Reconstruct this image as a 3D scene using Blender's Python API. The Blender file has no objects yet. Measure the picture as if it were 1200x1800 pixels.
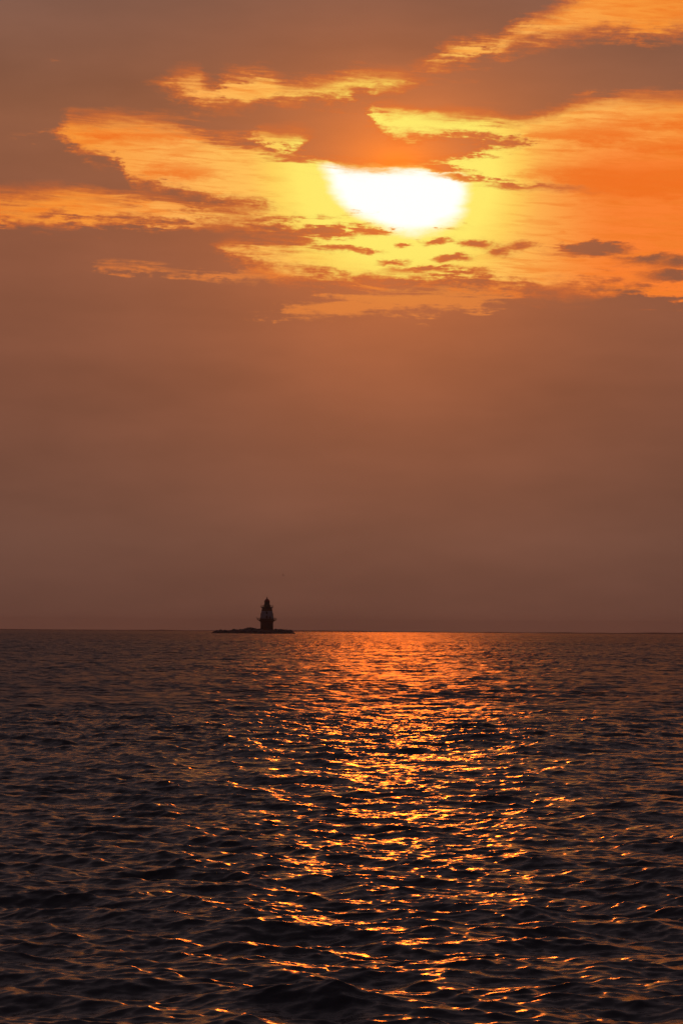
import bpy, bmesh, math, random
import numpy as np
from mathutils import Vector, Matrix

# ---------------------------------------------------------------- camera
scene = bpy.context.scene
F_PX = 5000.0                  # focal length in photo pixels (100 mm on a 36 mm tall frame, 1800 px)
EYE = 3.0                      # eye height over the water, metres
R_EARTH = 6371000.0
PITCH = math.atan(205.8 / F_PX)
ROLL = math.radians(-0.38)

cam_d = bpy.data.cameras.new('camera')
cam = bpy.data.objects.new('camera', cam_d)
scene.collection.objects.link(cam)
cam_d.sensor_fit = 'VERTICAL'
cam_d.sensor_height = 36.0
cam_d.sensor_width = 24.0
cam_d.lens = 100.0
cam_d.clip_start = 0.5
cam_d.clip_end = 60000
CAM_R = Matrix.Rotation(math.pi / 2 + PITCH, 3, 'X') @ Matrix.Rotation(-ROLL, 3, 'Z')
cam.matrix_world = Matrix.Translation((0, 0, EYE)) @ CAM_R.to_4x4()
scene.camera = cam


def direction(px, py):
    return (CAM_R @ Vector(((px - 600) / F_PX, -(py - 900) / F_PX, -1))).normalized()


def azel(px, py):
    d = direction(px, py)
    return math.atan2(d.x, d.y), math.asin(d.z)


# ---------------------------------------------------------------- exposure
scene.view_settings.view_transform = 'Standard'
scene.view_settings.look = 'None'
scene.view_settings.exposure = 0
scene.view_settings.gamma = 1
scene.view_settings.use_curve_mapping = False
scene.cycles.use_denoising = True
scene.cycles.max_bounces = 6
scene.cycles.glossy_bounces = 3
scene.cycles.volume_bounces = 0
scene.cycles.sample_clamp_indirect = 4.0
scene.cycles.caustics_reflective = False

# ---------------------------------------------------------------- sun
SUN_PX = (697, 302)
sun_dir = direction(*SUN_PX)
sd = bpy.data.lights.new('sun', 'SUN')
sd.energy = 0.082
sd.angle = math.radians(0.9)
sd.color = (1.0, 0.155, 0.006)
so = bpy.data.objects.new('sun', sd)
scene.collection.objects.link(so)
so.rotation_euler = (-sun_dir).to_track_quat('-Z', 'Y').to_euler()
so.location = (0, 0, 60)

# ---------------------------------------------------------------- world sky
world = bpy.data.worlds.new('World')
scene.world = world
world.use_nodes = True
world.cycles.sampling_method = 'MANUAL'
world.cycles.sample_map_resolution = 2048
nt = world.node_tree
nt.nodes.clear()
K = F_PX                        # work in photo-pixel sized angles: 1 unit = 1/5000 rad


def lin(r, g, b):
    f = lambda c: (c / 255 / 12.92) if c <= 10 else ((c / 255 + 0.055) / 1.055) ** 2.4
    return (f(r), f(g), f(b), 1.0)


def N(kind, **kw):
    n = nt.nodes.new(kind)
    for k, v in kw.items():
        setattr(n, k, v)
    return n


def put(sock, v):
    if isinstance(v, bpy.types.NodeSocket):
        nt.links.new(v, sock)
    else:
        sock.default_value = v


def M(op, a, b=0.0, c=None, clamp=False):
    n = N('ShaderNodeMath', operation=op, use_clamp=clamp)
    put(n.inputs[0], a)
    if op not in ('ABSOLUTE', 'SQRT', 'ARCSINE', 'EXPONENT', 'SINE'):
        put(n.inputs[1], b)
    if c is not None:
        put(n.inputs[2], c)
    return n.outputs[0]


def smooth(x, lo, hi, a=0.0, b=1.0):
    n = N('ShaderNodeMapRange', interpolation_type='SMOOTHSTEP')
    put(n.inputs[0], x)
    for i, v in enumerate((lo, hi, a, b)):
        put(n.inputs[1 + i], v)
    return n.outputs[0]


def mixc(f, a, b, mode='MIX'):
    n = N('ShaderNodeMix', data_type='RGBA', blend_type=mode)
    n.clamp_factor = True
    put(n.inputs[0], f)
    put(n.inputs[6], a)
    put(n.inputs[7], b)
    return n.outputs[2]


def combine(x, y, z=0.0):
    n = N('ShaderNodeCombineXYZ')
    put(n.inputs[0], x); put(n.inputs[1], y); put(n.inputs[2], z)
    return n.outputs[0]


def noise(vec, scale=1.0, detail=3.0, rough=0.55, out=0, dist=0.0):
    n = N('ShaderNodeTexNoise')
    put(n.inputs['Vector'], vec)
    n.inputs['Scale'].default_value = scale
    n.inputs['Detail'].default_value = detail
    n.inputs['Roughness'].default_value = rough
    n.inputs['Distortion'].default_value = dist
    return n.outputs[out]


def ramp(x, stops, interp='LINEAR'):
    n = N('ShaderNodeValToRGB')
    n.color_ramp.interpolation = interp
    els = n.color_ramp.elements
    while len(els) < len(stops):
        els.new(0.5)
    for e, (p, c) in zip(els, stops):
        e.position = p
        e.color = c
    put(n.inputs[0], x)
    return n.outputs[0]


tc = N('ShaderNodeTexCoord')
sep = N('ShaderNodeSeparateXYZ')
nt.links.new(tc.outputs['Generated'], sep.inputs[0])
dx, dy, dz = sep.outputs
AZ = M('MULTIPLY', M('ARCTAN2', dx, dy), K)          # azimuth in 1/5000 rad
EL = M('MULTIPLY', M('ARCSINE', dz), K)              # elevation in 1/5000 rad
dotn = N('ShaderNodeVectorMath', operation='DOT_PRODUCT')
nt.links.new(tc.outputs['Generated'], dotn.inputs[0])
dotn.inputs[1].default_value = sun_dir
# distance from the sun, flattened a little upright as the haze glow is
s_az, s_el = azel(*SUN_PX)
s_az *= K; s_el *= K
DX = M('SUBTRACT', AZ, s_az)
DY = M('SUBTRACT', EL, s_el)
DYU = M('MAXIMUM', M('MULTIPLY', DY, 1.4), M('MULTIPLY', DY, -1.12))
R = M('SQRT', M('ADD', M('MULTIPLY', DX, DX), M('MULTIPLY', DYU, DYU)))

# noise fields that fray the cloud edges (stretched along the horizon)
PV = combine(M('MULTIPLY', AZ, 0.30), EL)
n_big = noise(combine(M('MULTIPLY', AZ, 0.0075), M('MULTIPLY', EL, 0.022)), 1.0, 3.0, 0.55)
n_mid = noise(combine(M('MULTIPLY', AZ, 0.030), M('MULTIPLY', EL, 0.075), 3.7), 1.0, 5.0, 0.62)
n_fin = noise(combine(M('MULTIPLY', AZ, 0.085), M('MULTIPLY', EL, 0.17), 9.1), 1.0, 4.0, 0.6)
EW = M('ADD', EL, M('MULTIPLY', M('SUBTRACT', n_big, 0.5), 22.0))
EW = M('ADD', EW, M('MULTIPLY', M('SUBTRACT', n_mid, 0.5), 26.0))
n_line = noise(combine(M('MULTIPLY', AZ, 0.010), M('MULTIPLY', M('ADD', EL, M('MULTIPLY', AZ, 0.05)), 0.10), 7.2), 1.0, 4.0, 0.62, dist=0.6)
n_amp = smooth(noise(combine(M('MULTIPLY', AZ, 0.006), M('MULTIPLY', EL, 0.016), 21.0), 1.0, 1.0, 0.5), 0.35, 0.65, 0.35, 1.75)
wiggle = M('ADD', M('MULTIPLY', M('SUBTRACT', n_mid, 0.5), 26.0), M('MULTIPLY', M('SUBTRACT', n_fin, 0.5), 11.0))
wiggle = M('ADD', wiggle, M('MULTIPLY', M('SUBTRACT', n_line, 0.5), 44.0))
wiggle = M('MULTIPLY', wiggle, n_amp)
AW = M('ADD', AZ, M('MULTIPLY', M('SUBTRACT', n_fin, 0.5), 30.0))
AZ_LO, AZ_HI = -1250.0, 1250.0
EL_LO, EL_HI = 0.0, 1600.0
T_AZ = M('DIVIDE', M('SUBTRACT', AW, AZ_LO), AZ_HI - AZ_LO, clamp=True)


def curve(knots):
    """elevation of a cloud edge as a function of azimuth"""
    n = N('ShaderNodeFloatCurve')
    put(n.inputs['Value'], T_AZ)
    pts = []
    for px, py in knots:
        a, e = azel(px, py)
        pts.append(((a * K - AZ_LO) / (AZ_HI - AZ_LO), (e * K - EL_LO) / (EL_HI - EL_LO)))
    c = n.mapping.curves[0]
    n.mapping.extend = 'HORIZONTAL'
    while len(c.points) < len(pts):
        c.points.new(0.5, 0.5)
    for p, (x, y) in zip(c.points, pts):
        p.location = (x, y)
        p.handle_type = 'AUTO_CLAMPED'
    n.mapping.update()
    return M('ADD', M('MULTIPLY', n.outputs[0], EL_HI - EL_LO), EL_LO)


def band(knots, gain=1.0):
    """signed depth inside a band given as (x, top y, bottom y) in photo pixels"""
    a, z = knots[0], knots[-1]
    ma, mz = (a[1] + a[2]) / 2, (z[1] + z[2]) / 2
    top = curve([(a[0] - 60, ma + 35)] + [(k[0], k[1]) for k in knots] + [(z[0] + 60, mz + 35)])
    bot = curve([(a[0] - 60, ma - 35)] + [(k[0], k[2]) for k in knots] + [(z[0] + 60, mz - 35)])
    d = M('MINIMUM', M('SUBTRACT', top, EW), M('SUBTRACT', EW, bot))
    if gain != 1.0:
        d = M('MULTIPLY', d, gain)
    return d


def puff(px, py, rx, ry, tilt=0.0):
    """signed depth inside a small tilted cloudlet"""
    a, e = azel(px, py)
    u = M('SUBTRACT', AW, a * K)
    v = M('SUBTRACT', EW, e * K)
    c, s = math.cos(math.radians(tilt)), math.sin(math.radians(tilt))
    uu = M('ADD', M('MULTIPLY', u, c / rx), M('MULTIPLY', v, s / rx))
    vv = M('ADD', M('MULTIPLY', v, c / ry), M('MULTIPLY', u, -s / ry))
    r = M('SQRT', M('ADD', M('MULTIPLY', uu, uu), M('MULTIPLY', vv, vv)))
    return M('MULTIPLY', M('SUBTRACT', 1.0, r), ry * 3.0)


def union(items):
    r = items[0]
    for i in items[1:]:
        r = M('MAXIMUM', r, i)
    return r


# openings in the cloud deck
openings = [
    # gap at the upper right
    band([(880, 66, 90), (915, 44, 72), (960, 26, 68), (1010, -2, 57), (1060, -30, 55), (1130, -60, 60),
          (1200, -80, 50), (1400, -60, 10), (1600, -30, -40)]),
    band([(745, 118, 110), (768, 97, 110), (800, 80, 106), (840, 73, 96), (880, 70, 84), (905, 76, 68)]),
    # long streak above the sun
    band([(285, 152, 140), (310, 138, 158), (345, 134, 176), (372, 158, 180), (400, 138, 178), (440, 136, 176), (470, 136, 172),
          (500, 150, 172), (560, 143, 168), (640, 132, 160), (700, 134, 152), (745, 150, 132)]),
    # broad field left of the sun, opening into the sun's glow
    band([(95, 250, 225), (125, 205, 250), (150, 208, 268), (200, 208, 276), (235, 215, 320), (300, 220, 338), (335, 228, 348),
          (365, 243, 362), (420, 252, 374), (470, 268, 388), (520, 280, 396), (580, 288, 400),
          (660, 290, 402), (720, 292, 408), (790, 270, 408), (850, 258, 440), (890, 240, 478), (1000, 222, 500),
          (1100, 210, 515), (1200, 205, 520), (1320, 225, 500), (1500, 330, 440), (1650, 400, 380)]),
    band([(440, 245, 232), (462, 232, 245), (490, 240, 262), (520, 240, 258), (548, 252, 244)]),
    # low streak at the left edge
    band([(-420, 330, 345), (-250, 325, 372), (-100, 338, 385), (0, 347, 389), (80, 338, 390), (150, 336, 388), (220, 345, 387),
          (300, 352, 388), (380, 370, 391), (460, 380, 396), (620, 385, 398), (690, 392, 388)]),
    # bright field right of the sun
    band([(640, 205, 190), (655, 188, 212), (690, 187, 242), (720, 192, 242), (800, 202, 244), (850, 203, 250),
          (900, 207, 330), (960, 198, 330), (1030, 178, 330), (1100, 169, 330), (1200, 172, 330),
          (1320, 150, 320), (1480, 180, 300), (1650, 260, 230)]),
    # below the sun, down to the lower deck
    band([(385, 438, 428), (405, 432, 446), (450, 432, 458), (490, 434, 478), (540, 424, 486), (600, 412, 487), (660, 400, 487),
          (730, 395, 486), (800, 390, 489), (860, 380, 494), (930, 380, 506), (1000, 380, 516), (1080, 380, 522),
          (1160, 380, 528), (1250, 380, 520), (1400, 400, 480), (1500, 440, 420)]),
]
faint_openings = [
    band([(160, 472, 460), (200, 462, 476), (260, 466, 480), (340, 474, 488), (430, 474, 490), (500, 470, 488), (530, 486, 476)]),
    band([(440, 556, 540), (500, 540, 552), (560, 526, 556), (620, 514, 552), (700, 512, 552), (780, 508, 545), (860, 512, 538), (900, 530, 520)]),
    band([(120, 232, 220), (60, 240, 232), (20, 242, 236)][::-1]),
    band([(770, 512, 505), (800, 502, 520), (850, 500, 522), (890, 506, 522), (930, 520, 512)]),
]
darks = [
    # tongue of cloud biting into the field right above the sun
    band([(560, 230, 286), (640, 215, 288), (700, 240, 290), (760, 238, 288), (820, 240, 276), (860, 244, 264), (900, 246, 254), (925, 254, 246)], 1.3),
    # wedge between the left streaks
    band([(-300, 300, 330), (-60, 282, 345), (60, 276, 342), (150, 280, 332), (220, 312, 342), (280, 328, 350), (330, 336, 362), (380, 348, 368), (430, 360, 370), (470, 370, 366)]),
    # deck under the left streak, running in to the sun
    band([(250, 392, 460), (400, 394, 428), (480, 396, 428), (560, 396, 420), (620, 397, 413), (670, 400, 408), (700, 407, 402)], 1.3),
    puff(765, 426, 24, 6, 2), puff(832, 430, 22, 6, 0), puff(792, 455, 26, 6, 0), puff(878, 440, 17, 6, 0), puff(912, 430, 18, 4, 8),
    puff(600, 438, 46, 3.4, -4), puff(708, 430, 12, 4), puff(690, 461, 18, 3.4), puff(745, 474, 40, 3.6, 0), puff(810, 478, 30, 3.2), puff(650, 441, 8, 4),
    puff(780, 297, 34, 6, -4), puff(832, 314, 36, 4, -4), puff(935, 329, 46, 3.4, -3),
    puff(1045, 441, 64, 12, 0), puff(1140, 456, 42, 8, 4), puff(1190, 461, 40, 9, 3), puff(1180, 483, 46, 11, 0), puff(1290, 470, 80, 14, 0),
    band([(480, 486, 500), (600, 485, 512), (700, 486, 516), (800, 487, 498), (860, 490, 502), (930, 500, 514), (960, 506, 560), (1100, 506, 560), (1200, 522, 560), (1400, 540, 560)], 1.0),
]
veils = [
    band([(900, 250, 238), (940, 230, 244), (1000, 222, 250), (1060, 218, 252), (1110, 232, 246), (1150, 245, 238)]),
    band([(1040, 222, 214), (1080, 212, 226), (1140, 208, 224), (1200, 206, 232), (1300, 200, 240)]),
    band([(900, 312, 302), (960, 298, 316), (1020, 292, 336), (1100, 294, 346), (1200, 290, 350), (1400, 280, 360)]),
    band([(1080, 262, 256), (1130, 254, 266), (1200, 250, 268), (1400, 240, 268)]),
    band([(240, 312, 302), (270, 290, 310), (330, 294, 312), (380, 306, 298)]),
    band([(140, 236, 228), (180, 228, 242), (260, 232, 248), (330, 234, 248), (390, 246, 240)]),
    band([(650, 196, 190), (700, 186, 196), (740, 188, 196), (800, 204, 196)]),
]
S = union(openings)
D = union(darks)
S = M('MINIMUM', S, M('MULTIPLY', D, -1.0))
S = M('ADD', S, wiggle)
front = smooth(dy, 0.55, 0.85)
softn = smooth(noise(combine(M('MULTIPLY', AZ, 0.0045), M('MULTIPLY', EL, 0.014), 33.0), 1.0, 2.0, 0.5), 0.38, 0.62, 1.05, 2.6)
S = M('DIVIDE', S, softn)
T_open = M('MULTIPLY', smooth(S, -12.0, 11.0), front)
S2 = M('ADD', union(faint_openings), M('MULTIPLY', wiggle, 1.2))
T_faint = M('MULTIPLY', M('MULTIPLY', smooth(S2, -8.0, 14.0), 0.62), front)
V = M('ADD', union(veils), M('MULTIPLY', wiggle, 0.75))
V_m = M('MULTIPLY', smooth(V, -15.0, 16.0), 0.8)
# thin streaks inside the openings, stronger away from the sun
n_str = noise(combine(M('MULTIPLY', AZ, 0.008), M('MULTIPLY', EL, 0.065), 5.5), 1.0, 4.0, 0.6, dist=0.3)
streak = smooth(n_str, 0.46, 0.66)
away = smooth(R, 180.0, 480.0)
T = T_open


# glow of the hazy sky behind the clouds: white core, yellow, then orange
glow = ramp(M('DIVIDE', R, 1500.0, clamp=True), [
    (0.0, lin(255, 236, 112)), (0.115, lin(255, 232, 104)), (0.145, lin(255, 212, 92)), (0.175, lin(255, 192, 88)),
    (0.26, lin(254, 176, 84)), (0.38, lin(248, 150, 56)), (0.60, lin(226, 120, 44)), (1.0, lin(150, 92, 62))])
# the right half of the glow is redder than the left
side = M('MULTIPLY', smooth(DX, 150.0, 400.0), smooth(DY, 110.0, 0.0))
glow = mixc(M('MULTIPLY', side, 0.9), glow, lin(250, 122, 44))
rim = mixc(smooth(T, 0.25, 0.97), lin(238, 108, 22), glow)                # thin cloud at the edges is deeper orange
rim = mixc(M('MULTIPLY', M('MULTIPLY', streak, away), 0.55), rim, lin(240, 126, 40))
fine = smooth(noise(combine(M('MULTIPLY', AZ, 0.014), M('MULTIPLY', M('ADD', EL, M('MULTIPLY', AZ, 0.06)), 0.13), 15.5), 1.0, 5.0, 0.65, dist=0.5), 0.44, 0.70)
rim = mixc(M('MULTIPLY', M('MULTIPLY', fine, smooth(R, 150.0, 330.0)), 0.6), rim, lin(238, 118, 34))
rim = mixc(M('MULTIPLY', V_m, M('SUBTRACT', 1.0, M('MULTIPLY', fine, 0.35))), rim, lin(238, 108, 26))
COREX = M('MULTIPLY', M('ADD', DX, 3.0), 1.0 / 122.0)
COREY = M('MULTIPLY', M('ADD', M('ADD', DY, M('MULTIPLY', DX, 0.20)), 2.0), 1.0 / 100.0)
CR = M('SQRT', M('ADD', M('MULTIPLY', COREX, COREX), M('MULTIPLY', COREY, COREY)))
CR = M('ADD', CR, M('MULTIPLY', M('SUBTRACT', n_mid, 0.5), 0.16))
CR = M('ADD', CR, M('MULTIPLY', M('SUBTRACT', n_big, 0.5), 0.25))
core = M('MULTIPLY', smooth(CR, 1.16, 0.87), smooth(M('ADD', DY, M('MULTIPLY', M('MAXIMUM', DX, 0.0), 0.16)), 22.0, 4.0))
core = M('MULTIPLY', core, smooth(T, 0.55, 0.95))
bright = mixc(core, rim, (1.25, 1.1, 1.0, 1.0))

# the cloud deck and the haze below it: brown, warmer near the sun, violet-grey high up
deck = ramp(M('DIVIDE', EL, 7854.0, clamp=True), [
    (0.0, lin(108, 73, 62)), (0.020, lin(113, 77, 64)), (0.055, lin(128, 80, 62)), (0.085, lin(140, 86, 64)),
    (0.115, lin(140, 90, 66)), (0.14, lin(124, 88, 74)), (0.17, lin(102, 80, 76)), (0.26, lin(90, 76, 80)), (0.5, lin(74, 66, 72)), (1.0, lin(64, 60, 68))])
rear = smooth(dy, 0.9, -0.5)
deck = mixc(M('MULTIPLY', rear, 0.75), deck, lin(36, 38, 50))
WX = M('MULTIPLY', DX, 0.80)
DYW = M('MAXIMUM', DY, M('MULTIPLY', DY, -0.70))
RW = M('SQRT', M('ADD', M('MULTIPLY', WX, WX), M('MULTIPLY', DYW, DYW)))
warm = M('EXPONENT', M('MULTIPLY', RW, -1.0 / 180.0))
warm_add = mixc(1.0, (0.62, 0.165, 0.0, 1.0), warm, 'MULTIPLY')
wcol = N('ShaderNodeVectorMath', operation='SCALE')
wcol.inputs[0].default_value = (0.60, 0.125, 0.0)
put(wcol.inputs['Scale'], warm)
addn = N('ShaderNodeVectorMath', operation='ADD')
put(addn.inputs[0], deck)
wcol2 = N('ShaderNodeVectorMath', operation='SCALE')
wcol2.inputs[0].default_value = (0.75, 0.13, -0.04)
put(wcol2.inputs['Scale'], M('EXPONENT', M('MULTIPLY', R, -1.0 / 75.0)))
wsum = N('ShaderNodeVectorMath', operation='ADD')
put(wsum.inputs[0], wcol.outputs[0])
put(wsum.inputs[1], wcol2.outputs[0])
put(addn.inputs[1], wsum.outputs[0])
# soft mottling of the deck
n_soft = noise(combine(M('MULTIPLY', AZ, 0.0022), M('MULTIPLY', EL, 0.0075), 1.3), 1.0, 4.0, 0.55)
mott = M('ADD', 0.91, M('MULTIPLY', M('SUBTRACT', n_soft, 0.5), 0.50))
dsc = N('ShaderNodeVectorMath', operation='SCALE')
put(dsc.inputs[0], addn.outputs[0])
put(dsc.inputs['Scale'], mott)
sky = mixc(T_faint, dsc.outputs[0], mixc(0.25, lin(238, 116, 44), glow))
sky = mixc(T, sky, bright)

nish = N('ShaderNodeTexSky', sky_type='NISHITA')
nish.sun_disc = False
nish.sun_elevation = math.asin(sun_dir.z)
nish.sun_rotation = math.atan2(sun_dir.x, sun_dir.y)
nish.dust_density = 5.0
bg1 = N('ShaderNodeBackground')
put(bg1.inputs[0], nish.outputs[0])
bg1.inputs[1].default_value = 0.00015
bg2 = N('ShaderNodeBackground')
put(bg2.inputs[0], sky)
bg2.inputs[1].default_value = 1.0
adds = N('ShaderNodeAddShader')
put(adds.inputs[0], bg1.outputs[0])
put(adds.inputs[1], bg2.outputs[0])
outw = N('ShaderNodeOutputWorld')
put(outw.inputs[0], adds.outputs[0])


# ---------------------------------------------------------------- helpers
def material(name, col, rough=0.7, spec=0.3, bump=0.0, scale=1.0, var=0.3):
    m = bpy.data.materials.new(name)
    m.use_nodes = True
    t = m.node_tree
    b = t.nodes['Principled BSDF']
    b.inputs['Roughness'].default_value = rough
    b.inputs['Specular IOR Level'].default_value = spec
    c = t.nodes.new('ShaderNodeTexCoord')
    n = t.nodes.new('ShaderNodeTexNoise')
    n.inputs['Scale'].default_value = scale
    n.inputs['Detail'].default_value = 5
    t.links.new(c.outputs['Object'], n.inputs['Vector'])
    r = t.nodes.new('ShaderNodeValToRGB')
    r.color_ramp.elements[0].position = 0.3
    r.color_ramp.elements[1].position = 0.7
    r.color_ramp.elements[0].color = [x * (1 - var) for x in col] + [1]
    r.color_ramp.elements[1].color = [min(1, x * (1 + var)) for x in col] + [1]
    t.links.new(n.outputs[0], r.inputs[0])
    t.links.new(r.outputs[0], b.inputs['Base Color'])
    if bump:
        bn = t.nodes.new('ShaderNodeBump')
        bn.inputs['Distance'].default_value = bump
        t.links.new(n.outputs[0], bn.inputs['Height'])
        t.links.new(bn.outputs[0], b.inputs['Normal'])
    return m


def obj(name, bm, mat, parent=None, smooth_shade=False):
    me = bpy.data.meshes.new(name)
    bmesh.ops.recalc_face_normals(bm, faces=bm.faces)
    bm.to_mesh(me)
    bm.free()
    me.materials.append(mat)
    if smooth_shade:
        for p in me.polygons:
            p.use_smooth = True
    o = bpy.data.objects.new(name, me)
    scene.collection.objects.link(o)
    if parent:
        o.parent = parent
    return o


def tag(o, label, cat, group=None, kind=None):
    if label:
        o['label'] = label
    if cat:
        o['category'] = cat
    if group:
        o['group'] = group
    if kind:
        o['kind'] = kind
    return o


def lathe(bm, prof, n=32):
    rings = []
    for r, z in prof:
        rings.append([bm.verts.new((r * math.cos(2 * math.pi * i / n), r * math.sin(2 * math.pi * i / n), z)) for i in range(n)])
    for a, b in zip(rings, rings[1:]):
        for i in range(n):
            bm.faces.new((a[i], a[(i + 1) % n], b[(i + 1) % n], b[i]))
    bm.faces.new(rings[0][::-1])
    bm.faces.new(rings[-1])
    return bm


def box(bm, cx, cy, cz, sx, sy, sz, rz=0.0):
    mt = Matrix.Translation((cx, cy, cz)) @ Matrix.Rotation(rz, 4, 'Z') @ Matrix.Diagonal((sx, sy, sz, 1))
    bmesh.ops.create_cube(bm, size=1, matrix=mt)


def tube(bm, p, q, r, n=6):
    p, q = Vector(p), Vector(q)
    d = q - p
    mt = Matrix.Translation((p + q) / 2) @ d.to_track_quat('Z', 'Y').to_matrix().to_4x4()
    bmesh.ops.create_cone(bm, cap_ends=True, segments=n, radius1=r, radius2=r, depth=d.length, matrix=mt)


def ring(bm, rad, z, r, n=32):
    for i in range(n):
        a, b = 2 * math.pi * i / n, 2 * math.pi * (i + 1) / n
        tube(bm, (rad * math.cos(a), rad * math.sin(a), z), (rad * math.cos(b), rad * math.sin(b), z), r, 5)


# ---------------------------------------------------------------- water
rng = np.random.default_rng(11)
WIND = math.radians(-98)        # the waves run towards the camera, a little to the left


def wave_tile(L, n, lam_lo, lam_hi, lam_peak, slope, spread, seed):
    """height and horizontal shift of one periodic band of waves (FFT of a wind-sea spectrum)"""
    g = np.random.default_rng(seed)
    k1 = np.fft.fftfreq(n, L / n) * 2 * np.pi
    kx, ky = np.meshgrid(k1, k1)
    k = np.hypot(kx, ky)
    k[0, 0] = 1
    lam = 2 * np.pi / k
    S = k ** -4.0 * np.exp(-0.9 * (lam / lam_peak) ** 2)
    S *= 1 / (1 + np.exp(-(np.log(lam / lam_lo)) / 0.06)) * 1 / (1 + np.exp((np.log(lam / lam_hi)) / 0.06))
    th = np.arctan2(ky, kx) - WIND
    S *= np.abs(np.cos(th)) ** spread * np.where(np.cos(th) > 0, 1.0, 0.25) + 0.04
    S[0, 0] = 0
    h = np.sqrt(S) * (g.normal(size=(n, n)) + 1j * g.normal(size=(n, n)))
    H = np.fft.ifft2(h).real
    sx = np.fft.ifft2(1j * kx * h).real
    sy = np.fft.ifft2(1j * ky * h).real
    a = slope / math.sqrt((sx ** 2 + sy ** 2).mean())
    DXf = np.fft.ifft2(1j * kx / k * h).real
    DYf = np.fft.ifft2(1j * ky / k * h).real
    return [f.astype(np.float32) * a for f in (H, DXf, DYf)] + [L]


def sample(tile, x, y, rot):
    H, DXf, DYf, L = tile
    n = H.shape[0]
    c, s = math.cos(rot), math.sin(rot)
    u = (x * c - y * s) / L * n
    v = (x * s + y * c) / L * n
    iu, iv = np.floor(u).astype(np.int64), np.floor(v).astype(np.int64)
    fu, fv = (u - iu).astype(np.float32), (v - iv).astype(np.float32)
    a, b = iu % n, (iu + 1) % n
    p, q = iv % n, (iv + 1) % n
    out = []
    for f in (H, DXf, DYf):
        out.append((f[p, a] * (1 - fu) + f[p, b] * fu) * (1 - fv) + (f[q, a] * (1 - fu) + f[q, b] * fu) * fv)
    h, ddx, ddy = out
    return h, ddx * c + ddy * s, -ddx * s + ddy * c


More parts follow.
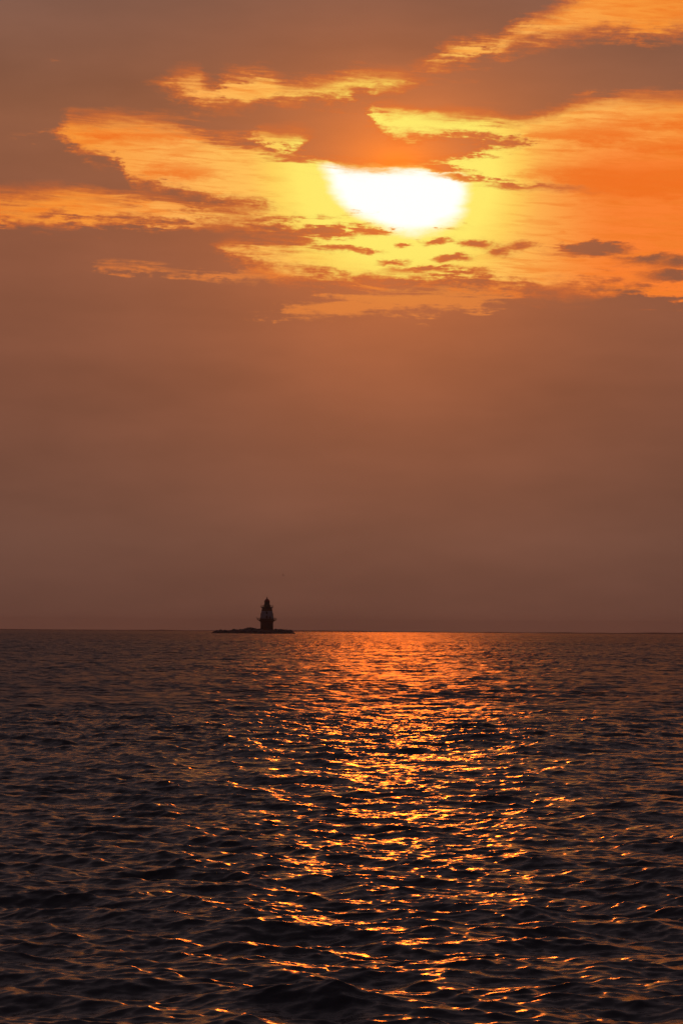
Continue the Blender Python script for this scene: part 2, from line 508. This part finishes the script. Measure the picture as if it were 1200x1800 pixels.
def build_sea():
    # rows: distance from the viewer
    r = [0.6]
    while r[-1] < 11000:
        x = r[-1]
        if x < 18:
            d = max(0.12, 0.02 * x)
        elif x < 150:
            d = x / 1000
        elif x < 700:
            d = min(x / 700, 0.30)
        elif x < 1500:
            d = 0.7
        elif x < 2500:
            d = 1.6
        else:
            d = x / 400
        r.append(x + d)
    r = np.array(r)
    # columns: bearing, dense over the seaward sector
    half = [0.0]
    while half[-1] < math.pi:
        x = half[-1]
        d = 0.0006 if x < math.radians(8.6) else min(math.radians(4), 0.0006 + (x - math.radians(8.6)) * (0.014 if x < math.radians(24) else 0.10))
        half.append(x + d)
    half = np.array(half)
    half *= math.pi / half[-1]
    th = np.concatenate([-half[::-1][:-1], half[:-1]])       # from -pi up to just under +pi
    nr, nc = len(r), len(th)
    dth = np.abs(np.gradient(th))
    dr = np.gradient(r)
    RR, TT = np.meshgrid(r, th, indexing='ij')
    sp = np.maximum(np.meshgrid(dr, dth, indexing='ij')[0], RR * dth[None, :])
    X = RR * np.sin(TT)
    Y = RR * np.cos(TT)
    Z = -RR ** 2 / (2 * R_EARTH)
    tiles = [
        (wave_tile(251.0, 1024, 1.6, 11.0, 2.9, LONG_SLOPE, 7.0, 3), 0.0, 1.1),
        (wave_tile(71.0, 1024, 0.45, 1.6, 2.4, MID_SLOPE, 4.0, 4), 0.35, 0.27),
        (wave_tile(25.0, 1024, 0.11, 0.45, 3.0, SHORT_SLOPE, 2.2, 5), -0.22, 0.062),
    ]
    # gusts: slow variation of the small waves
    gust = 1.0 + 0.28 * np.sin(X / 13.0 + 1.7 * np.sin(Y / 21.0)) * np.sin(Y / 17.0 + 1.3 * np.sin(X / 29.0))
    un = np.zeros_like(X)
    OX, OY, OZ = X.copy(), Y.copy(), Z.copy()
    for (tile, rot, s0), sl, gu in zip(tiles, (LONG_SLOPE, MID_SLOPE, SHORT_SLOPE), (0, 1, 1)):
        w = np.clip((s0 * 2.6 - sp) / (s0 * 1.3), 0, 1)
        w = w * w * (3 - 2 * w)
        msk = w > 0
        h, ax, ay = sample(tile, X[msk], Y[msk], rot)
        ww = w[msk] * (gust[msk] if gu else 1.0)
        OZ[msk] += h * ww
        chop = 0.95
        OX[msk] += -ax * ww * chop * -1
        OY[msk] += -ay * ww * chop * -1
        un += (1 - w ** 2) * sl ** 2
    nv = nr * nc + 1
    co = np.empty((nv, 3), np.float32)
    co[:-1, 0] = OX.ravel(); co[:-1, 1] = OY.ravel(); co[:-1, 2] = OZ.ravel()
    co[-1] = (0, 0, 0)
    i = np.arange(nr - 1)[:, None] * nc
    j = np.arange(nc)[None, :]
    jn = (j + 1) % nc
    quads = np.stack([i + j, i + nc + j, i + nc + jn, i + jn], -1).reshape(-1, 4)
    tris = np.stack([np.full(nc, nv - 1), np.arange(nc), (np.arange(nc) + 1) % nc], -1)
    loops = np.concatenate([quads.ravel(), tris.ravel()]).astype(np.int32)
    nq, ntr = len(quads), len(tris)
    starts = np.concatenate([np.arange(nq) * 4, nq * 4 + np.arange(ntr) * 3]).astype(np.int32)
    me = bpy.data.meshes.new('sea')
    me.vertices.add(nv)
    me.vertices.foreach_set('co', co.ravel())
    me.loops.add(len(loops))
    me.loops.foreach_set('vertex_index', loops)
    me.polygons.add(nq + ntr)
    me.polygons.foreach_set('loop_start', starts)
    me.update(calc_edges=True)
    me.polygons.foreach_set('use_smooth', np.ones(nq + ntr, bool))
    at = me.attributes.new('chop', 'FLOAT', 'POINT')
    u = np.append(np.sqrt(un.ravel()), 0).astype(np.float32)
    at.data.foreach_set('value', u)
    me.update()
    o = bpy.data.objects.new('sea', me)
    scene.collection.objects.link(o)
    tag(o, 'dark rippled sea glittering orange under the low sun', 'water', kind='structure')
    print('sea', nr, nc, nv, 'normal z', me.polygons[nq // 2].normal.z)
    return o


LONG_SLOPE, MID_SLOPE, SHORT_SLOPE = 0.088, 0.135, 0.145
sea = build_sea()


def water_material():
    m = bpy.data.materials.new('sea_water')
    m.use_nodes = True
    t = m.node_tree
    L = t.links.new
    b = t.nodes['Principled BSDF']
    b.inputs['Base Color'].default_value = (0.055, 0.047, 0.048, 1)
    b.inputs['IOR'].default_value = 1.333
    geo = t.nodes.new('ShaderNodeNewGeometry')
    at = t.nodes.new('ShaderNodeAttribute')
    at.attribute_name = 'chop'

    def math_(op, a, b_=0.0, clamp=False):
        n = t.nodes.new('ShaderNodeMath')
        n.operation = op
        n.use_clamp = clamp
        for s, v in zip(n.inputs, (a, b_)):
            if isinstance(v, bpy.types.NodeSocket):
                L(v, s)
            else:
                s.default_value = v
        return n.outputs[0]

    def vec(op, a, b_=None, scale=None):
        n = t.nodes.new('ShaderNodeVectorMath')
        n.operation = op
        for s, v in zip(n.inputs, (a, b_)):
            if v is None:
                continue
            if isinstance(v, bpy.types.NodeSocket):
                L(v, s)
            else:
                s.default_value = v
        if scale is not None:
            if isinstance(scale, bpy.types.NodeSocket):
                L(scale, n.inputs['Scale'])
            else:
                n.inputs['Scale'].default_value = scale
        return n.outputs[0]

    def slopes(scale, detail, stretch=(1, 1, 1)):
        mp = vec('MULTIPLY', geo.outputs['Position'], stretch)
        n = t.nodes.new('ShaderNodeTexNoise')
        n.inputs['Scale'].default_value = scale
        n.inputs['Detail'].default_value = detail
        L(mp, n.inputs['Vector'])
        return vec('MULTIPLY', vec('SUBTRACT', n.outputs['Color'], (0.5, 0.5, 0.5)), (0.7, 1, 0))

    # capillary ripples
    rip = vec('SCALE', slopes(8.0, 2.0, (0.42, 1.0, 1.0)), scale=RIPPLE)
    # waves too fine for the mesh at a distance keep their slope here
    far = vec('SCALE', slopes(0.7, 4.0, (0.4, 1.0, 1.0)), scale=math_('MULTIPLY', at.outputs['Fac'], FAR_K))
    rip2 = vec('SCALE', slopes(21.0, 2.0, (0.5, 1.0, 1.0)), scale=0.42)
    # wind streaks running with the wind
    mp = vec('MULTIPLY', geo.outputs['Position'], (0.28, 0.018, 0.1))
    sn = t.nodes.new('ShaderNodeTexNoise')
    sn.inputs['Scale'].default_value = 1.0
    sn.inputs['Detail'].default_value = 3.0
    L(mp, sn.inputs['Vector'])
    far = vec('SCALE', far, scale=math_('ADD', -0.6, math_('MULTIPLY', sn.outputs[0], 3.2)))
    nn = vec('ADD', vec('ADD', vec('ADD', geo.outputs['Normal'], rip), rip2), far)
    L(vec('NORMALIZE', nn), b.inputs['Normal'])
    ro = math_('ADD', ROUGH, math_('MULTIPLY', at.outputs['Fac'], ROUGH_K))
    L(ro, b.inputs['Roughness'])
    return m


RIPPLE, FAR_K, ROUGH, ROUGH_K = 0.70, 7.5, 0.19, 0.95
sea.data.materials.append(water_material())


def drop(d):
    return -d * d / (2 * R_EARTH)


# ---------------------------------------------------------------- lighthouse
DIST = 1800.0
PXM = DIST / F_PX                                  # metres per photo pixel at the lighthouse
hd = direction(469, 1109)
LX, LY = hd.x / hd.y * DIST, DIST
LZ = drop(math.hypot(LX, LY))

brown = material('brown_iron_paint', (0.075, 0.035, 0.025), 0.6, scale=0.6)
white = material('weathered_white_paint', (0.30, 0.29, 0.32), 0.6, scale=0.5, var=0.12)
black = material('black_iron', (0.02, 0.02, 0.022), 0.5, scale=2)
redp = material('red_roof_paint', (0.30, 0.035, 0.025), 0.45, scale=1.0, var=0.15)
glassm = material('dark_window_glass', (0.02, 0.025, 0.03), 0.12, 0.5, var=0.1)
concrete = material('stained_concrete', (0.22, 0.20, 0.19), 0.9, bump=0.1, scale=0.8)
rockm = material('wet_dark_rock', (0.10, 0.09, 0.085), 0.75, bump=0.15, scale=0.9, var=0.45)

lh = bpy.data.objects.new('lighthouse', None)
scene.collection.objects.link(lh)
lh.location = (LX, LY, LZ)
tag(lh, 'squat offshore lighthouse with two galleries and a small red roof on a rock islet', 'lighthouse')

Z0, ZG, ZT = 2.2, 8.6, 16.7                        # rock top, main gallery deck, upper gallery deck
bm = bmesh.new()
lathe(bm, [(4.0, -1.0), (4.0, 7.0), (4.25, 7.6), (5.0, 8.2), (5.9, ZG - 0.05)], 48)
for z in (2.6, 4.1, 5.6, 7.0):                     # cast-iron plate flanges
    lathe(bm, [(4.07, z), (4.07, z + 0.12)], 48)
obj('caisson', bm, brown, lh, True)
bm = bmesh.new()
lathe(bm, [(6.0, ZG - 0.05), (6.15, ZG + 0.02), (6.15, ZG + 0.2)], 48)
deck1 = obj('gallery_deck', bm, black, lh)
bm = bmesh.new()
ring(bm, 6.0, ZG + 1.25, 0.08, 40)
ring(bm, 6.0, ZG + 0.75, 0.035, 40)
for i in range(20):
    a = 2 * math.pi * i / 20
    tube(bm, (6.0 * math.cos(a), 6.0 * math.sin(a), ZG + 0.2), (6.0 * math.cos(a), 6.0 * math.sin(a), ZG + 1.28), 0.09)
obj('railing', bm, black, lh)
# tower: brown foot, white middle, brown top, one wall each
def rad(z):
    t = (z - ZG) / (ZT - ZG)
    return 4.5 + (3.0 - 4.5) * t ** 1.1


def tower_part(name, za, zb, mat, extra=0.0):
    b_ = bmesh.new()
    lathe(b_, [(rad(za + (zb - za) * i / 6) + extra, za + (zb - za) * i / 6) for i in range(7)], 48)
    for i in range(1, 3):
        z = za + (zb - za) * i / 3
        lathe(b_, [(rad(z) + extra + 0.05, z - 0.06), (rad(z) + extra + 0.05, z + 0.06)], 48)
    return obj(name, b_, mat, lh, True)


tower_part('tower_base', ZG + 0.2, ZG + 0.9, brown)
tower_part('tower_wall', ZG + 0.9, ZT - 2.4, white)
tower_part('tower_top', ZT - 2.4, ZT - 0.9, brown)
bm = bmesh.new()
lathe(bm, [(rad(ZT - 0.9), ZT - 0.9), (3.25, ZT - 0.55), (3.9, ZT - 0.1), (3.9, ZT + 0.16)], 48)
obj('gallery_deck', bm, black, lh)
bm = bmesh.new()
ring(bm, 3.82, ZT + 1.15, 0.06, 32)
ring(bm, 3.82, ZT + 0.65, 0.045, 32)
for i in range(16):
    a = 2 * math.pi * i / 16
    tube(bm, (3.82 * math.cos(a), 3.82 * math.sin(a), ZT + 0.12), (3.9 * math.cos(a), 3.9 * math.sin(a), ZT + 1.2), 0.07)
obj('railing', bm, black, lh)
# windows up the tower, each with its frame
for zc, a in ((10.6, -90), (13.2, -90), (12.0, -20), (12.0, 200)):
    ar = math.radians(a)
    rr = rad(zc) + 0.02
    f = bmesh.new()
    box(f, rr * math.cos(ar), rr * math.sin(ar), zc, 0.28, 1.05, 1.75, ar)
    w = obj('window', f, black, lh)
    g = bmesh.new()
    box(g, (rr + 0.15) * math.cos(ar), (rr + 0.15) * math.sin(ar), zc, 0.06, 0.75, 1.4, ar)
    obj('pane', g, glassm, w)
d_ = bmesh.new()
ar = math.radians(-60)
box(d_, 4.2 * math.cos(ar), 4.2 * math.sin(ar), ZG + 1.25, 0.3, 1.0, 2.1, ar)
obj('door', d_, black, lh)
# watch room, lantern and roof
bm = bmesh.new()
lathe(bm, [(2.2, ZT + 0.16), (2.1, ZT + 1.5), (2.2, ZT + 1.6), (2.2, ZT + 1.7)], 24)
obj('watch_room', bm, brown, lh)
bm = bmesh.new()
lathe(bm, [(1.55, ZT + 1.7), (1.55, 20.35)], 10)
lan = obj('lantern', bm, glassm, lh)
bm = bmesh.new()
for i in range(10):
    a = 2 * math.pi * i / 10
    tube(bm, (1.6 * math.cos(a), 1.6 * math.sin(a), ZT + 1.7), (1.6 * math.cos(a), 1.6 * math.sin(a), 20.4), 0.09)
ring(bm, 1.6, ZT + 1.75, 0.09, 10)
ring(bm, 1.6, 19.3, 0.06, 10)
ring(bm, 1.6, 20.35, 0.09, 10)
obj('mullion', bm, black, lan)
bm = bmesh.new()
lathe(bm, [(1.85, 20.45), (1.75, 20.65), (1.3, 21.4), (0.7, 22.0), (0.28, 22.25), (0.25, 22.4), (0.42, 22.6), (0.40, 22.9), (0.2, 23.05), (0.04, 23.1), (0.04, 23.9)], 24)
obj('lantern_roof', bm, redp, lh, True)
# davit at the main gallery and a landing ladder
bm = bmesh.new()
tube(bm, (-6.0, 0.0, ZG), (-6.3, 0.0, ZG + 1.6), 0.12)
tube(bm, (-6.3, 0.0, ZG + 1.6), (-7.0, 0.0, ZG + 1.9), 0.09)
obj('davit', bm, black, lh)
bm = bmesh.new()
for s in (-0.3, 0.3):
    tube(bm, (3.0 + s, -4.15 + 1.2, 1.5), (3.0 + s, -4.15 + 1.2, ZG), 0.05)
for i in range(18):
    tube(bm, (2.7, -2.95, 1.6 + i * 0.38), (3.3, -2.95, 1.6 + i * 0.38), 0.035)
obj('ladder', bm, black, lh)

# ---------------------------------------------------------------- rocks
random.seed(5)
prof = [(371, 1114.0), (376, 1111.6), (385, 1110.2), (400, 1109.6), (420, 1108.6), (433, 1107.8), (437, 1106.6), (447, 1106.6), (452, 1107.3),
        (462, 1107.3), (482, 1107.6), (495, 1107.8), (507, 1108.6), (515, 1111.0), (521, 1114.2)]


def rock_top(x):                                    # x metres from the tower axis -> height above water
    px = 469 + x / PXM
    for (a, ya), (b_, yb) in zip(prof, prof[1:]):
        if a <= px <= b_:
            y = ya + (yb - ya) * (px - a) / (b_ - a)
            return max(-0.5, (1113.6 - y) * PXM * 1.35)
    return -0.8


cents = [(random.uniform(-36, 20), random.uniform(-8, 8), random.uniform(0.7, 1.5)) for _ in range(700)]
cx = np.array([c[0] for c in cents]); cy = np.array([c[1] for c in cents]); cr = np.array([c[2] for c in cents])
bm = bmesh.new()
nx, ny = 190, 50
grid = []
for i in range(nx):
    row = []
    for j in range(ny):
        x = -36 + 55.5 * i / (nx - 1)
        y = -8 + 16 * j / (ny - 1)
        h = rock_top(x)
        side_ = 1 - (abs(y) / 8) ** 2.2
        d2 = (cx - x) ** 2 + (cy - y) ** 2
        k = d2.argmin()
        bump_ = max(0.0, 1 - d2[k] / cr[k] ** 2) ** 0.5 * cr[k] * 0.42
        z = (h - 0.35) * side_ - 0.9 * (1 - side_) + bump_ * (0.5 + 0.9 * ((k * 37) % 11) / 11.0)
        row.append(bm.verts.new((x, y, z)))
    grid.append(row)
for i in range(nx - 1):
    for j in range(ny - 1):
        bm.faces.new((grid[i][j], grid[i + 1][j], grid[i + 1][j + 1], grid[i][j + 1]))
isl = obj('breakwater', bm, rockm)
isl.location = (LX, LY, LZ)
tag(isl, 'long low dark bank of piled rocks that the lighthouse stands on', 'breakwater')


def boulder_mesh(seed):
    g = random.Random(seed)
    b_ = bmesh.new()
    bmesh.ops.create_icosphere(b_, subdivisions=2, radius=1)
    sx, sy, sz = g.uniform(0.8, 1.3), g.uniform(0.8, 1.2), g.uniform(0.55, 0.85)
    pl = [(Vector((g.gauss(0, 1), g.gauss(0, 1), g.gauss(0, 1))).normalized(), g.uniform(0.55, 0.9)) for _ in range(9)]
    for v in b_.verts:
        for nn_, dd in pl:
            e = v.co.dot(nn_) - dd
            if e > 0:
                v.co -= nn_ * e
        v.co = Vector((v.co.x * sx, v.co.y * sy, v.co.z * sz))
    me = bpy.data.meshes.new('boulder')
    b_.to_mesh(me)
    b_.free()
    me.materials.append(rockm)
    return me


bmeshes = [boulder_mesh(s) for s in range(7)]
for i in range(46):
    x = -33 + 49 * (i + random.uniform(0.2, 0.8)) / 46
    o = bpy.data.objects.new('boulder', bmeshes[i % 7])
    scene.collection.objects.link(o)
    s = random.uniform(0.8, 1.6)
    ht = rock_top(x)
    y = random.uniform(-5.5, -1.0) if abs(x) > 4.2 else random.uniform(-7.0, -5.0)
    side_ = 1 - (abs(y) / 8) ** 2.2
    o.location = (LX + x, LY + y, LZ + (ht - 0.35) * side_ - 0.9 * (1 - side_) + 0.15 * s)
    o.scale = (s, s, s)
    o.rotation_euler = (random.uniform(-.3, .3), random.uniform(-.3, .3), random.uniform(0, 6.28))
    tag(o, 'dark boulder lying on the rock bank around the lighthouse', 'boulder', 'boulders on the bank by the lighthouse')
# the one block that stands proud of the bank, left of the tower
o = bpy.data.objects.new('rock', boulder_mesh(31))
scene.collection.objects.link(o)
o.location = (LX + (440 - 469) * PXM, LY - 1.0, LZ + 1.9)
o.scale = (2.5, 1.8, 1.25)
tag(o, 'largest flat-topped rock on the bank, just left of the lighthouse', 'rock')

# ---------------------------------------------------------------- low far shore on the horizon
bm = bmesh.new()
shore_m = material('far_shore_woods', (0.05, 0.05, 0.035), 0.95, scale=0.02)
rows_ = []
gs = random.Random(8)
hh = 3.0
for i in range(241):
    x = -3000 + 6000 * i / 240
    hh += gs.uniform(-0.8, 0.8)
    hh = min(6.0, max(2.2, hh))
    yy = 8800 + 90 * math.sin(x / 700.0)
    zb = drop(yy)
    rows_.append([bm.verts.new(p) for p in ((x, yy, zb - 1), (x, yy + 4, zb + hh * 0.7), (x, yy + 18, zb + hh), (x, yy + 160, zb + hh * 0.8), (x, yy + 200, zb - 1))])
for a, b_ in zip(rows_, rows_[1:]):
    for j in range(4):
        bm.faces.new((a[j], b_[j], b_[j + 1], a[j + 1]))
shore = obj('distant_shore', bm, shore_m)
tag(shore, 'thin dark line of low land along the horizon', 'shore', kind='structure')

# ---------------------------------------------------------------- sea bird
bd = direction(498, 1012)
BD = 950.0
bm = bmesh.new()
prof_b = [(-0.30, 0.010), (-0.22, 0.035), (-0.10, 0.065), (0.02, 0.07), (0.12, 0.05), (0.17, 0.035), (0.21, 0.04), (0.25, 0.03), (0.27, 0.012), (0.33, 0.004)]
rings = []
for x, rr in prof_b:
    rings.append([bm.verts.new((x, rr * math.cos(2 * math.pi * i / 10), rr * math.sin(2 * math.pi * i / 10) * 0.9)) for i in range(10)])
for a, b_ in zip(rings, rings[1:]):
    for i in range(10):
        bm.faces.new((a[i], a[(i + 1) % 10], b_[(i + 1) % 10], b_[i]))
bm.faces.new(rings[0]); bm.faces.new(rings[-1])
# tail fan and raised wings as thin closed slabs joined at the body
def slab(pts, th=0.012):
    up = [bm.verts.new((p[0], p[1], p[2] + th)) for p in pts]
    dn = [bm.verts.new((p[0], p[1], p[2] - th)) for p in pts]
    bm.faces.new(up); bm.faces.new(dn[::-1])
    n_ = len(pts)
    for i in range(n_):
        bm.faces.new((dn[i], dn[(i + 1) % n_], up[(i + 1) % n_], up[i]))
slab([(-0.26, -0.02, 0), (-0.40, -0.07, 0), (-0.42, 0.0, 0), (-0.40, 0.07, 0), (-0.26, 0.02, 0)])
for s in (-1, 1):
    slab([(0.12, s * 0.03, 0.03), (0.16, s * 0.22, 0.20), (-0.02, s * 0.22, 0.20), (-0.12, s * 0.03, 0.03)])
    slab([(0.16, s * 0.22, 0.20), (0.06, s * 0.44, 0.30), (-0.12, s * 0.60, 0.33), (-0.10, s * 0.42, 0.27), (-0.02, s * 0.22, 0.20)])
bird = obj('sea_bird', bm, material('grey_feathers', (0.10, 0.09, 0.09), 0.8, scale=20), None)
bird.location = Vector((0, 0, EYE)) + bd * (BD / bd.y)
bird.rotation_euler = (math.radians(35), 0, math.radians(60))
tag(bird, 'small dark bird flying above and right of the lighthouse', 'bird')

# ---------------------------------------------------------------- haze
bm = bmesh.new()
bmesh.ops.create_cube(bm, size=1)
hm = bpy.data.materials.new('haze_air')
hm.use_nodes = True
t = hm.node_tree
t.nodes.clear()
vo = t.nodes.new('ShaderNodeVolumePrincipled')
vo.inputs['Color'].default_value = (0.95, 0.86, 0.80, 1)
vo.inputs['Density'].default_value = HAZE = 7e-5
vo.inputs['Anisotropy'].default_value = 0.5
ou = t.nodes.new('ShaderNodeOutputMaterial')
t.links.new(vo.outputs[0], ou.inputs['Volume'])
hz = obj('haze', bm, hm)
hz.scale = (23000, 23000, 36 + 12)
hz.location = (0, 0, (36 - 12) / 2)
tag(hz, 'thin warm haze over the sea', 'haze', kind='stuff')
